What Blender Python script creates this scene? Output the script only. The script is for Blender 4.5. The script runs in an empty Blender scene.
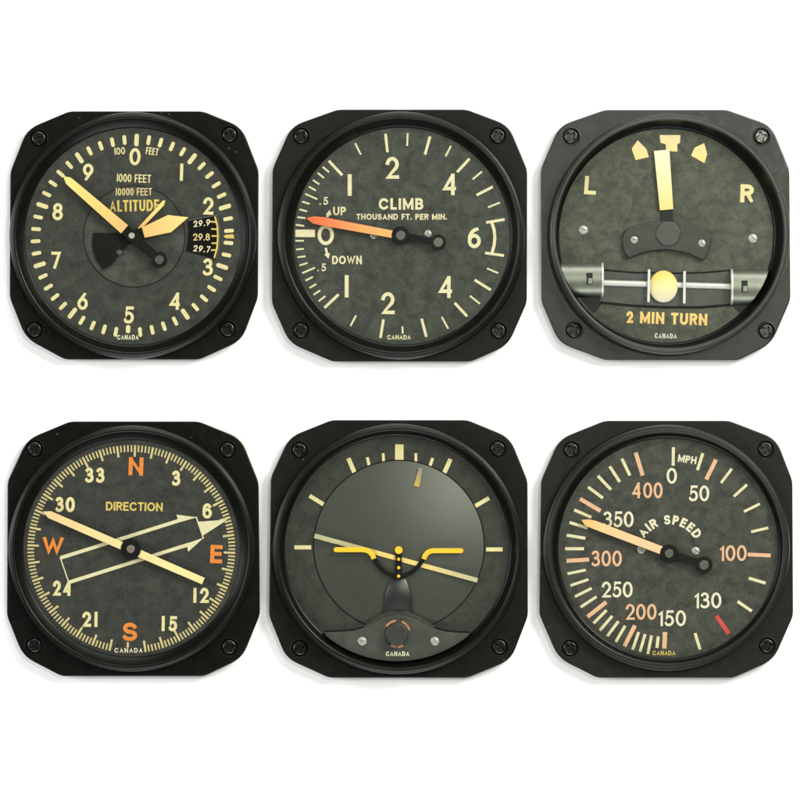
import bpy, bmesh, math, random
from mathutils import Vector
from mathutils.geometry import delaunay_2d_cdt
random.seed(7)

# ------------------------------------------------------------------ units
S = 0.00032            # one unit of the layout = 0.32 mm (a gauge is about 80 mm wide)
K = 0.3375             # dial drawing units -> layout units
Z_FLANGE = 13.0        # height of the flange above the table (layout units)
Z_DIAL = 13.6
scene = bpy.context.scene
COL = scene.collection

# ------------------------------------------------------------------ materials
def mat(name, rgb, rough=0.5, metal=0.0, spec=0.5, mottle=0.0, mscale=900., bump=0.0, bscale=9000.,
        grad=None, coat=0.0, warm=0.0, rvar=0.0, grain=0.0, gain=0.74, dust=0.0):
    rgb = tuple(x*gain for x in rgb)
    if grad: grad = grad[:3]+([(p, tuple(x*gain for x in c)) for p, c in grad[3]],)
    m = bpy.data.materials.new(name); m.use_nodes = True
    nt = m.node_tree; N = nt.nodes; L = nt.links
    b = N['Principled BSDF']
    b.inputs['Roughness'].default_value = rough
    b.inputs['Metallic'].default_value = metal
    b.inputs['Specular IOR Level'].default_value = spec
    b.inputs['Coat Weight'].default_value = coat
    tc = N.new('ShaderNodeTexCoord')
    col = None
    if grad:       # printed colour blend along the thing's own x axis: [(pos in layout units, rgb)...]
        sx = N.new('ShaderNodeSeparateXYZ'); L.new(tc.outputs['Object'], sx.inputs[0])
        ax, x0, x1, stops = grad
        mr = N.new('ShaderNodeMapRange'); L.new(sx.outputs[ax], mr.inputs['Value'])
        mr.inputs['From Min'].default_value = x0*S; mr.inputs['From Max'].default_value = x1*S
        cr = N.new('ShaderNodeValToRGB'); L.new(mr.outputs['Result'], cr.inputs['Fac'])
        e = cr.color_ramp.elements
        while len(e) < len(stops): e.new(0.5)
        for i, (p, c) in enumerate(stops):
            e[i].position = p; e[i].color = (*c, 1)
        col = cr.outputs['Color']
    else:
        rg = N.new('ShaderNodeRGB'); rg.outputs[0].default_value = (*rgb, 1); col = rg.outputs[0]
    if mottle > 0:
        n1 = N.new('ShaderNodeTexNoise'); n1.inputs['Scale'].default_value = mscale*0.30
        n1.inputs['Detail'].default_value = 5; n1.inputs['Roughness'].default_value = 0.62
        n1.inputs['Distortion'].default_value = 0.6
        n2 = N.new('ShaderNodeTexNoise'); n2.inputs['Scale'].default_value = mscale*1.6
        n2.inputs['Detail'].default_value = 6; n2.inputs['Roughness'].default_value = 0.75
        oi = N.new('ShaderNodeObjectInfo')
        ad = N.new('ShaderNodeVectorMath'); ad.operation = 'ADD'
        L.new(tc.outputs['Object'], ad.inputs[0]); L.new(oi.outputs['Location'], ad.inputs[1])
        for n in (n1, n2): L.new(ad.outputs[0], n.inputs['Vector'])
        mx = N.new('ShaderNodeMath'); mx.operation = 'MULTIPLY_ADD'
        L.new(n1.outputs['Fac'], mx.inputs[0]); mx.inputs[1].default_value = 1.3
        m2 = N.new('ShaderNodeMath'); m2.operation = 'MULTIPLY_ADD'
        L.new(n2.outputs['Fac'], m2.inputs[0]); m2.inputs[1].default_value = 0.8
        L.new(m2.outputs[0], mx.inputs[2]); m2.inputs[2].default_value = -1.05
        # mx ~ 0 mean, +-0.3
        sc = N.new('ShaderNodeMath'); sc.operation = 'MULTIPLY_ADD'
        L.new(mx.outputs[0], sc.inputs[0]); sc.inputs[1].default_value = mottle*3.0; sc.inputs[2].default_value = 1.0
        last = sc
        if grain > 0:
            n3 = N.new('ShaderNodeTexNoise'); n3.inputs['Scale'].default_value = 3600
            n3.inputs['Detail'].default_value = 2
            L.new(ad.outputs[0], n3.inputs['Vector'])
            g = N.new('ShaderNodeMath'); g.operation = 'MULTIPLY_ADD'
            L.new(n3.outputs['Fac'], g.inputs[0]); g.inputs[1].default_value = grain*2
            g2 = N.new('ShaderNodeMath'); g2.operation = 'SUBTRACT'
            L.new(sc.outputs[0], g2.inputs[0]); g2.inputs[1].default_value = grain
            L.new(g2.outputs[0], g.inputs[2]); last = g
        mm = N.new('ShaderNodeVectorMath'); mm.operation = 'SCALE'
        L.new(col, mm.inputs[0]); L.new(last.outputs[0], mm.inputs['Scale'])
        col = mm.outputs[0]
        if rvar > 0:
            rr = N.new('ShaderNodeMath'); rr.operation = 'MULTIPLY_ADD'
            L.new(mx.outputs[0], rr.inputs[0]); rr.inputs[1].default_value = rvar; rr.inputs[2].default_value = rough
            L.new(rr.outputs[0], b.inputs['Roughness'])
    if dust > 0:      # scattered pale dust specks and fine scuffs
        vo = N.new('ShaderNodeTexVoronoi'); vo.inputs['Scale'].default_value = 420
        oi2 = N.new('ShaderNodeObjectInfo'); ad2 = N.new('ShaderNodeVectorMath'); ad2.operation = 'ADD'
        L.new(tc.outputs['Object'], ad2.inputs[0]); L.new(oi2.outputs['Location'], ad2.inputs[1]); L.new(ad2.outputs[0], vo.inputs['Vector'])
        sp = N.new('ShaderNodeMath'); sp.operation = 'LESS_THAN'; L.new(vo.outputs['Distance'], sp.inputs[0]); sp.inputs[1].default_value = 0.085
        sx2 = N.new('ShaderNodeSeparateXYZ'); L.new(vo.outputs['Color'], sx2.inputs[0])
        pk = N.new('ShaderNodeMath'); pk.operation = 'GREATER_THAN'; L.new(sx2.outputs[0], pk.inputs[0]); pk.inputs[1].default_value = 0.90
        ml = N.new('ShaderNodeMath'); ml.operation = 'MULTIPLY'; L.new(sp.outputs[0], ml.inputs[0]); L.new(pk.outputs[0], ml.inputs[1])
        m3 = N.new('ShaderNodeMath'); m3.operation = 'MULTIPLY'; L.new(ml.outputs[0], m3.inputs[0]); m3.inputs[1].default_value = dust
        mxc = N.new('ShaderNodeMix'); mxc.data_type = 'RGBA'; L.new(m3.outputs[0], mxc.inputs['Factor'])
        L.new(col, mxc.inputs[6]); mxc.inputs[7].default_value = (.22, .23, .18, 1); col = mxc.outputs[2]
    L.new(col, b.inputs['Base Color'])
    if bump > 0:
        nb = N.new('ShaderNodeTexNoise'); nb.inputs['Scale'].default_value = bscale
        nb.inputs['Detail'].default_value = 3
        L.new(tc.outputs['Object'], nb.inputs['Vector'])
        bp = N.new('ShaderNodeBump'); bp.inputs['Strength'].default_value = bump
        bp.inputs['Distance'].default_value = 0.00012
        L.new(nb.outputs['Fac'], bp.inputs['Height']); L.new(bp.outputs[0], b.inputs['Normal'])
    return m

INK = 0.87
CREAM  = (0.78, 0.70, 0.34)
CREAM2 = (0.76, 0.71, 0.42)
PALE   = (0.80, 0.76, 0.52)
YEL    = (0.72, 0.55, 0.13)
ORG    = (0.80, 0.25, 0.035)
PINK   = (0.80, 0.48, 0.27)
def ink(name, rgb, mo=0.12):
    rgb = tuple(x*INK for x in rgb)
    return mat(name, rgb, rough=0.65, spec=0.25, mottle=mo, mscale=1500, grain=0.06)
M = {
 'cream': ink('cream_ink', CREAM), 'cream2': ink('pale_cream_ink', CREAM2), 'pale': ink('pale_ink', PALE),
 'yellow': ink('yellow_ink', YEL), 'orange': ink('orange_ink', ORG), 'pink': ink('salmon_ink', PINK),
 'gold': ink('gold_ink', (0.70, 0.56, 0.24)), 'compass': ink('compass_ink', (0.66, 0.56, 0.25)),
 'white': ink('white_ink', (0.72, 0.73, 0.66)),
 'red': ink('red_ink', (0.62, 0.07, 0.06)), 'amber': ink('amber_ink', (0.86, 0.60, 0.20)),
 'vividyellow': mat('yellow_enamel', (0.86, 0.54, 0.02), rough=0.45, spec=0.35, mottle=0.04),
 'black': mat('black_enamel', (0.007, 0.008, 0.006), rough=0.42, spec=0.12, mottle=0.2, bump=0.1),
 'dark': mat('dark_part_and_shadow_paint', (0.012, 0.013, 0.011), rough=0.6, spec=0.3, mottle=0.2),  # dark parts, and the painted shadows below the end tubes
 'scribe': mat('scribed_line', (0.010, 0.011, 0.009), rough=0.7, spec=0.1),
 'steel': mat('dull_steel', (0.42, 0.43, 0.38), rough=0.42, metal=0.35, mottle=0.1, mscale=2500),
 'rod': mat('brushed_rod', (0.62, 0.63, 0.57), rough=0.42, metal=0.35, mottle=0.06),
 'tube': mat('grey_lacquered_tube', (0.25, 0.27, 0.215), rough=0.42, metal=0.8, mottle=0.12, mscale=1200, grain=0.08),
 'screw': mat('blackened_screw', (0.022, 0.023, 0.020), rough=0.24, metal=0.45, spec=0.7, mottle=0.25, mscale=2500),
 'pin': mat('pin_metal', (0.14, 0.14, 0.12), rough=0.35, metal=0.7, mottle=0.1),
 'brownpin': mat('bronze_pin', (0.25, 0.19, 0.16), rough=0.4, metal=0.4, mottle=0.1),
}
def plastic(name, v, rough=0.5, spec=0.35):
    v = tuple(x*0.75 for x in v); spec *= 0.26; rough *= 0.9
    return mat(name, v, rough=rough, spec=spec, mottle=0.22, mscale=700, bump=0.22, bscale=5000, rvar=0.25, dust=0.45)
def dialmat(name, v, mo=0.42):
    v = (v[0]*.85, v[1]*.88, v[2]*.80)
    return mat(name, v, rough=0.60, spec=0.3, mottle=mo*1.55, mscale=820, bump=0.2, bscale=3200, rvar=0.1, grain=0.35)

# ------------------------------------------------------------------ geometry helpers
class G:
    """one gauge: frame of reference for its drawing units"""
    def __init__(self, ox, oy, root_uv):
        self.ox, self.oy = ox, oy
        self.ru, self.rv = root_uv
    def loc(self, u, v, z=0.0):     # local to the gauge's base point
        return ((u-self.ru)*K*S, (self.rv-v)*K*S, z*S)
    def world(self):
        return ((self.ox+self.ru*K-400)*S, (400-self.oy-self.rv*K)*S, 0)

def link(name, me, material, parent=None, loc=(0,0,0), rz=0.0):
    o = bpy.data.objects.new(name, me); COL.objects.link(o)
    if material is not None: me.materials.append(material)
    if parent is not None: o.parent = parent
    o.location = loc; o.rotation_euler = (0, 0, rz)
    return o

def mesh_from(verts, faces, smooth=False, name='m'):
    me = bpy.data.meshes.new(name)
    me.from_pydata(verts, [], faces); me.update()
    if smooth:
        for p in me.polygons: p.use_smooth = True
    return me

def flat_union(v, faces, z):
    """one clean flat mesh covering all the given (possibly overlapping) faces"""
    q = 1.0/S; pts = []; fs = []
    for f in faces:
        p = [(v[i][0]*q, v[i][1]*q) for i in f]
        parts = [p] if len(p) != 4 else [[p[0], p[1], p[2]], [p[0], p[2], p[3]]]
        for t in parts:
            a = sum(t[i][0]*t[(i+1) % len(t)][1]-t[(i+1) % len(t)][0]*t[i][1] for i in range(len(t)))
            if abs(a) < 1e-5: continue
            if a < 0: t = t[::-1]
            b = len(pts); pts += [Vector(x) for x in t]; fs.append(list(range(b, b+len(t))))
    ov, oe, of, _, _, orig = delaunay_2d_cdt(pts, [], fs, 0, 1e-4)
    poly = []
    for f in fs:
        P = [pts[i] for i in f]
        poly.append((min(p.x for p in P), max(p.x for p in P), min(p.y for p in P), max(p.y for p in P), P))
    def inside(c):
        for x0, x1, y0, y1, P in poly:
            if c.x < x0 or c.x > x1 or c.y < y0 or c.y > y1: continue
            odd = False
            for i in range(len(P)):
                a, b = P[i-1], P[i]
                if (a.y > c.y) != (b.y > c.y) and c.x < (b.x-a.x)*(c.y-a.y)/(b.y-a.y)+a.x: odd = not odd
            if odd: return True
        return False
    of = [f for f in of if inside(sum((ov[i] for i in f), Vector((0, 0)))/len(f))]
    me = mesh_from([(p.x*S, p.y*S, z) for p in ov], [tuple(f) for f in of])
    bm = bmesh.new(); bm.from_mesh(me)
    for f in bm.faces:
        f.normal_update()
        if f.normal.z < 0: f.normal_flip()
    bm.to_mesh(me); bm.free()
    return me

class Sheet:
    """collects flat printed quads/polygons in drawing units of gauge g"""
    def __init__(self, g, z=0.25): self.g = g; self.z = Z_DIAL + z; self.v = []; self.f = []; self.n = 0
    def poly(self, pts, dz=None):
        if dz is None: dz = 0.012*(self.n % 12)
        self.n += 1
        a = 0
        for i in range(len(pts)):
            x0, y0 = pts[i]; x1, y1 = pts[(i+1) % len(pts)]; a += x0*y1-x1*y0
        if a > 0: pts = pts[::-1]            # v runs downwards: keep normals up
        b = len(self.v)
        for (u, v) in pts: self.v.append(self.g.loc(u, v, self.z+dz))
        self.f.append(tuple(range(b, b+len(pts))))
    def ribbon(self, pts, t, closed=False, cap='flat'):
        L, R = offset(pts, t/2, closed, cap == 'square')
        dz = 0.012*(self.n % 12); self.n += 1
        b = len(self.v); m = len(L)
        for p in L: self.v.append(self.g.loc(p[0], p[1], self.z+dz))
        for p in R: self.v.append(self.g.loc(p[0], p[1], self.z+dz))
        for i in range(m if closed else m-1):
            j = (i+1) % m
            self.f.append((b+i, b+j, b+m+j, b+m+i))
    def tick(self, a, b, w, round_=False):
        if not round_:
            self.ribbon([a, b], w); return
        dx, dy = b[0]-a[0], b[1]-a[1]; l = math.hypot(dx, dy); dx /= l; dy /= l
        r = w/2; pts = []
        rr = r*0.85
        for s, (cx, cy) in ((-1, (a[0]+dx*rr, a[1]+dy*rr)), (1, (b[0]-dx*rr, b[1]-dy*rr))):
            for k in range(9):
                th = math.pi/2 - math.pi*k/8 if s > 0 else math.pi*1.5 - math.pi*k/8
                c, q = math.cos(th), math.sin(th)
                pts.append((cx+dx*c*rr-dy*q*r, cy+dy*c*rr+dx*q*r))
        self.poly(pts)
    def build(self, name, material, parent):
        return link(name, flat_union(self.v, self.f, self.z*S), material, parent)

def offset(pts, h, closed=False, square=False):
    n = len(pts); P = [Vector(p) for p in pts]
    L, R = [], []
    for i in range(n):
        if closed: a, b, c = P[i-1], P[i], P[(i+1) % n]
        else: a = P[i-1] if i > 0 else None; b = P[i]; c = P[i+1] if i < n-1 else None
        d1 = (b-a).normalized() if a is not None else None
        d2 = (c-b).normalized() if c is not None else None
        if d1 is None:
            nrm = Vector((-d2.y, d2.x)); q = b-d2*h if square else b; mlen = h
        elif d2 is None:
            nrm = Vector((-d1.y, d1.x)); q = b+d1*h if square else b; mlen = h
        else:
            t = (d1+d2)
            t = t.normalized() if t.length > 1e-6 else d1
            nrm = Vector((-t.y, t.x)); q = b
            cs = max(0.42, nrm.dot(Vector((-d1.y, d1.x)))); mlen = h/cs
        L.append(tuple(q+nrm*mlen)); R.append(tuple(q-nrm*mlen))
    return L, R

def arc(cx, cy, rx, ry, a0, a1, n=None):
    n = n or max(4, int(abs(a1-a0)/12))
    return [(cx+rx*math.cos(math.radians(a0+(a1-a0)*i/n)), cy+ry*math.sin(math.radians(a0+(a1-a0)*i/n))) for i in range(n+1)]
def ell(cx, cy, rx, ry): return arc(cx, cy, rx, ry, 0, 360, 32)[:-1]

# glyphs: (width/height, [ (points in a 0..1 box, y up, closed, square ends) ])
def GL():
    g = {}
    def d(c, w, *st): g[c] = (w, [(s[0], s[1] if len(s) > 1 else False, s[2] if len(s) > 2 else True) for s in st])
    d('0', .66, (ell(.5,.5,.5,.5), True)); d('O', .92, (ell(.5,.5,.5,.5), True))
    d('1', .0, ([(.5,0),(.5,1)],)); d('i', .30, ([(-.1,.80),(1,1),(1,0)],))
    d('2', .64, (arc(.5,.69,.47,.31,168,-38)+[(0,0),(1,0)],))
    d('3', .60, (arc(.45,.765,.43,.235,150,-90),), (arc(.43,.27,.57,.27,90,-148),))
    d('4', .74, ([(.74,0),(.74,1)],), ([(.70,.97),(0,.27),(1,.27)], False, False))
    d('g', .64, (arc(.92,.38,.92,.62,100,182),), (ell(.5,.31,.5,.31), True)); d('h', .66, (arc(.5,.64,.48,.36,40,180)+[(.0,.34)],), (ell(.5,.31,.5,.31), True))
    d('5', .60, ([(.95,1),(.24,1),(.14,.55)]+arc(.43,.32,.57,.32,118,-148),))
    d('6', .62, ([(.72,1),(.40,.72),(.10,.46)],), (ell(.5,.32,.5,.32), True))
    d('9', .62, ([(.28,0),(.60,.28),(.90,.54)],), (ell(.5,.68,.5,.32), True))
    d('7', .58, ([(0,1),(1,1),(.35,0)],))
    d('8', .62, (ell(.5,.77,.42,.23), True), (ell(.5,.27,.5,.27), True))
    d('.', .0, ([(.5,0),(.5,.02)],))
    d('A', .82, ([(0,0),(.5,1),(1,0)],), ([(.2,.3),(.8,.3)], False, False))
    d('B', .70, ([(0,0),(0,1),(.52,1)]+arc(.52,.765,.40,.235,80,-80)+[(.52,.53),(0,.53)],), ([(.52,.53)]+arc(.52,.265,.48,.265,80,-80)+[(.52,0),(0,0)],))
    d('C', .86, (arc(.53,.5,.53,.5,42,318),)); d('D', .78, ([(0,0),(0,1),(.42,1)]+arc(.42,.5,.58,.5,84,-84)+[(.42,0)], True))
    d('E', .62, ([(1,1),(0,1),(0,0),(1,0)],), ([(0,.52),(.9,.52)],)); d('F', .58, ([(1,1),(0,1),(0,0)],), ([(0,.5),(.85,.5)],))
    d('H', .74, ([(0,0),(0,1)],), ([(1,0),(1,1)],), ([(0,.5),(1,.5)],)); d('I', .0, ([(.5,0),(.5,1)],))
    d('L', .56, ([(0,1),(0,0),(1,0)],)); d('M', .92, ([(0,0),(0,1)],), ([(1,0),(1,1)],), ([(0,1),(.5,.10),(1,1)],))
    d('N', .76, ([(0,0),(0,1)],), ([(1,0),(1,1)],), ([(0,1),(1,0)],)); d('P', .64, ([(0,0),(0,1),(.55,1)]+arc(.55,.73,.45,.27,80,-80)+[(.55,.46),(0,.46)],))
    d('R', .70, ([(0,0),(0,1),(.55,1)]+arc(.55,.75,.45,.25,80,-80)+[(.55,.5),(0,.5)],), ([(.55,.5),(1,0)],))
    d('S', .68, (arc(.5,.745,.46,.255,28,262)+arc(.48,.245,.52,.255,82,-150),))
    d('T', .66, ([(0,1),(1,1)],), ([(.5,1),(.5,0)],)); d('U', .74, ([(0,1),(0,.36)]+arc(.5,.36,.5,.36,188,352)+[(1,.36),(1,1)],))
    d('W', 1.12, ([(0,1),(.26,0),(.5,.92),(.74,0),(1,1)],)); d('Y', .7, ([(0,1),(.5,.5),(1,1)],), ([(.5,.5),(.5,0)],))
    return g
GLY = GL()
def glyph_w(c, H, t, ws):
    w = GLY[c][0]*H*ws
    return max(t, w)
def draw_text(sh, s, cu, cv, H, t, width=None, rot=0.0, ws=1.0, gap=None, arc_r=None, slant=0.0):
    """text centred on (cu, cv), cap height H, stroke t, in drawing units. rot clockwise degrees.
       width: fit the line to it by the letter gap. arc_r: baseline on a circle of that radius round (cu, cv)."""
    W = [H*0.34 if c == ' ' else glyph_w(c, H, t, ws) for c in s]
    if gap is None: gap = H*0.14
    if width is not None and len(s) > 1:
        gap = (width-sum(W))/(len(s)-1)
        if gap < t*0.55:
            k = (width-(len(s)-1)*t*0.55)/sum(W); ws2 = ws*k; gap = t*0.55
            W = [H*0.34*k if c == ' ' else glyph_w(c, H, t, ws2) for c in s]; ws = ws2
    tot = sum(W)+gap*(len(s)-1)
    x = -tot/2
    ca, sa = math.cos(math.radians(rot)), math.sin(math.radians(rot))
    for c, w in zip(s, W):
        if c != ' ':
            for pts, closed, sq in GLY[c][1]:
                q = [((t/2+px*(w-t) if w > t*1.01 else w/2), t/2+py*(H-t)) for (px, py) in pts]
                A, B = offset(q, t/2, closed, sq and not closed)
                def out(p):
                    gx, gy = p; gy = max(0, min(H, gy)); gx = max(0, min(w, gx)) + slant*gy
                    if arc_r is None:
                        lx, ly = x+gx, gy-H/2
                        return (cu+lx*ca+ly*sa, cv+lx*sa-ly*ca)
                    th = math.radians(rot)+(x+w/2)/(arc_r+H*0.3)
                    lx, r = gx-w/2, arc_r+gy
                    return (cu+r*math.sin(th)+lx*math.cos(th), cv-r*math.cos(th)+lx*math.sin(th))
                A = [out(p) for p in A]; B = [out(p) for p in B]
                for i in range(len(A) if closed else len(A)-1):
                    j = (i+1) % len(A); sh.poly([A[i], A[j], B[j], B[i]], 0)
        x += w+gap
def text(g, parent, name, s, cu, cv, H, t, material, **kw):
    sh = Sheet(g, kw.pop('z', 0.25)); draw_text(sh, s, cu, cv, H, t, **kw)
    return sh.build(name, material, parent)

def circle_pts(cu, cv, r, n=64): return [(cu+r*math.cos(2*math.pi*i/n), cv+r*math.sin(2*math.pi*i/n)) for i in range(n)]

def inset(pts, d):
    a = sum(pts[i][0]*pts[(i+1) % len(pts)][1]-pts[(i+1) % len(pts)][0]*pts[i][1] for i in range(len(pts)))
    L, R = offset(pts, d, True)
    def area(q): return abs(sum(q[i][0]*q[(i+1) % len(q)][1]-q[(i+1) % len(q)][0]*q[i][1] for i in range(len(q))))
    return L if area(L) < area(R) else R

def slab_mesh(pts3, z0, z1, bev):
    """closed slab from a list of (x, y) in metres/S layout units with a bevelled upper edge"""
    if sum(pts3[i][0]*pts3[(i+1) % len(pts3)][1]-pts3[(i+1) % len(pts3)][0]*pts3[i][1] for i in range(len(pts3))) < 0:
        pts3 = pts3[::-1]
    rings = [(pts3, z0), (pts3, z1-bev), (inset(pts3, bev*0.35), z1-bev*0.35), (inset(pts3, bev), z1)]
    n = len(pts3); v = []; f = []
    for q, z in rings: v += [(x*S, y*S, z*S) for x, y in q]
    for k in range(3):
        for i in range(n):
            j = (i+1) % n
            f.append((k*n+i, k*n+j, (k+1)*n+j, (k+1)*n+i))
    f.append(tuple(range(3*n, 4*n))); f.append(tuple(range(n-1, -1, -1)))
    return mesh_from(v, f)

def slab(g, parent, name, pts, z0, z1, material, bev=0.35):
    """slab outlined in drawing units"""
    q = [((u-g.ru)*K, (g.rv-v)*K) for u, v in pts]
    return link(name, slab_mesh(q, Z_DIAL+z0, Z_DIAL+z1, bev), material, parent)

def oriented_slab(g, parent, name, piv, ang, pts, z0, z1, material, bev=0.35):
    """slab whose own x axis runs from the pivot along ang (ccw degrees); pts in drawing units (x along, y left)"""
    q = [(x*K, y*K) for x, y in pts]
    x, y, _ = g.loc(*piv)
    return link(name, slab_mesh(q, z0, z1, bev), material, parent, (x, y, Z_DIAL*S), math.radians(ang))

def lathe(profile, n=128, c0=(0, 0), shift=None):
    """profile (r, z) in layout units; shift(z) -> (dx, dy) moves the centre of the ring with height"""
    v = []; f = []
    for r, z in profile:
        dx, dy = shift(z) if shift else (0, 0)
        for i in range(n):
            a = 2*math.pi*i/n
            v.append(((c0[0]+dx+r*math.cos(a))*S, (c0[1]+dy+r*math.sin(a))*S, z*S))
    for k in range(len(profile)-1):
        for i in range(n):
            j = (i+1) % n
            f.append((k*n+i, k*n+j, (k+1)*n+j, (k+1)*n+i))
    return v, f
def dome_mesh(r, h, z0, n=64, rings=10, flat=0.0, edge=0.0):
    prof = [(r, z0)]
    if edge: prof.append((r, z0+edge))
    for k in range(1, rings):
        t = k/rings; rr = r*(1-t)
        if rr < r*flat: break
        prof.append((rr, z0+edge+h*(1-(1-t)**2)))
    v, f = lathe(prof, n)
    v.append((0, 0, (z0+edge+h)*S)); b = (len(prof)-1)*n
    for i in range(n): f.append((b+i, b+(i+1) % n, len(v)-1))
    return mesh_from(v, f, True)
def dome(g, parent, name, u, v, r, h, z0, material, edge=0.0, n=48):
    x, y, _ = g.loc(u, v)
    return link(name, dome_mesh(r*K, h, z0, n=n, edge=edge), material, parent, (x, y, Z_DIAL*S))

def puck(g, parent, name, u, v, r, z0, z1, material, bev=0.5, n=64):
    """round disc with a chamfered rim"""
    x, y, _ = g.loc(u, v); R = r*K
    prof = [(R, z0), (R, z1-bev), (R-bev*0.4, z1-bev*0.25), (R-bev*1.1, z1)]
    vv, f = lathe(prof, n); b = 3*n
    f.append(tuple(range(b, b+n)))
    me = mesh_from(vv, f)
    for p in me.polygons[:-1]: p.use_smooth = True
    return link(name, me, material, parent, (x, y, Z_DIAL*S))

def slot_screw_mesh(r, h, slot_w, ang):
    """round-headed slotted screw: domed grid cut by a groove"""
    bm = bmesh.new(); n = 26; grid = {}
    ca, sa = math.cos(ang), math.sin(ang)
    xs = [-1, -.85, -.7, -.55, -.4, -.25]; sw = slot_w/r
    xs = [x for x in xs if x < -sw-0.05]+[-sw-0.02, -sw+0.02]; xs = xs+[-x for x in reversed(xs)]
    for i, a in enumerate(xs):
        for k in range(n+1):
            b = -1+2*k/n
            lim = math.sqrt(max(0, 1-a*a)); y = b*lim
            rr = min(1, math.hypot(a, y)); z = h*(0.25+0.75*math.sqrt(max(0, 1-rr*rr)))
            if abs(a) < sw: z = h*0.12
            px, py = a*ca-y*sa, a*sa+y*ca
            grid[i, k] = bm.verts.new((px*r*S, py*r*S, z*S))
    for i in range(len(xs)-1):
        for k in range(n):
            q = [grid[i, k], grid[i+1, k], grid[i+1, k+1], grid[i, k+1]]
            try: bm.faces.new(q)
            except ValueError: pass
    bmesh.ops.remove_doubles(bm, verts=bm.verts, dist=1e-7)
    bmesh.ops.recalc_face_normals(bm, faces=bm.faces)
    if sum(f.normal.z for f in bm.faces) < 0:
        for f in bm.faces: f.normal_flip()
    me = bpy.data.meshes.new('slot_screw'); bm.to_mesh(me); bm.free()
    for p in me.polygons: p.use_smooth = abs(p.normal.z) > 0.3
    return me
def slot_screw(g, parent, u, v, r, ang, z=0.0):
    x, y, _ = g.loc(u, v)
    return link('dial_screw', slot_screw_mesh(r*K, 1.3, r*K*0.17, math.radians(ang)), M['steel'], parent, (x, y, (Z_DIAL+z)*S))

def cross_screw_mesh():
    """pan head with a chamfered rim and a sunk cross recess"""
    bm = bmesh.new(); R = 7.3; zt = 0.0
    def ring(r, z, n=48): return [bm.verts.new((r*math.cos(2*math.pi*i/n)*S, r*math.sin(2*math.pi*i/n)*S, z*S)) for i in range(n)]
    r0, r1, r2, r3 = ring(R, -4), ring(R, -1.5), ring(R-0.5, -0.7), ring(R-1.6, zt)
    for a, b in ((r0, r1), (r1, r2), (r2, r3)):
        for i in range(48): bm.faces.new((a[i], a[(i+1) % 48], b[(i+1) % 48], b[i])).smooth = True
    w, l = 1.35, 5.3
    def cross(w, l, z): return [bm.verts.new((x*S, y*S, z*S)) for x, y in
        ((l,-w),(l,w),(w*1.25,w*1.25),(w,l),(-w,l),(-w*1.25,w*1.25),(-l,w),(-l,-w),(-w*1.25,-w*1.25),(-w,-l),(w,-l),(w*1.25,-w*1.25))]
    c0, c1 = cross(w, l, zt), cross(w*0.62, l*0.72, -3.0)
    P2 = [Vector((q.co.x/S, q.co.y/S)) for q in r3+c0]
    ov, _, of, _, _, _ = delaunay_2d_cdt(P2, [(48+i, 48+(i+1) % 12) for i in range(12)], [list(range(48))], 1, 1e-5)
    nv = [bm.verts.new((p.x*S, p.y*S, zt)) for p in ov]
    for f in of:
        c = sum((ov[i] for i in f), Vector((0, 0)))/len(f); ax, ay = abs(c.x), abs(c.y)
        if (ax < l and ay < w) or (ay < l and ax < w) or max(ax, ay) < w*1.25: continue
        bm.faces.new([nv[i] for i in f])
    for i in range(12): bm.faces.new((c0[i], c0[(i+1) % 12], c1[(i+1) % 12], c1[i]))
    bm.faces.new(c1)
    bmesh.ops.remove_doubles(bm, verts=bm.verts, dist=0.002*S)
    bm.normal_update()
    bmesh.ops.recalc_face_normals(bm, faces=bm.faces)
    me = bpy.data.meshes.new('cross_screw'); bm.to_mesh(me); bm.free()
    return me
CROSS = cross_screw_mesh(); CROSS.materials.append(M['screw'])

def rounded(pts, r, seg=5):
    out = []; n = len(pts)
    for i in range(n):
        a, b, c = Vector(pts[i-1]), Vector(pts[i]), Vector(pts[(i+1) % n])
        d1, d2 = (a-b).normalized(), (c-b).normalized()
        rr = min(r[i] if isinstance(r, (list, tuple)) else r, (a-b).length*.45, (c-b).length*.45)
        p0, p2 = b+d1*rr, b+d2*rr
        for k in range(seg+1):
            t = k/seg
            out.append(tuple(p0*(1-t)**2+b*2*t*(1-t)+p2*t*t))
    return out

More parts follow.
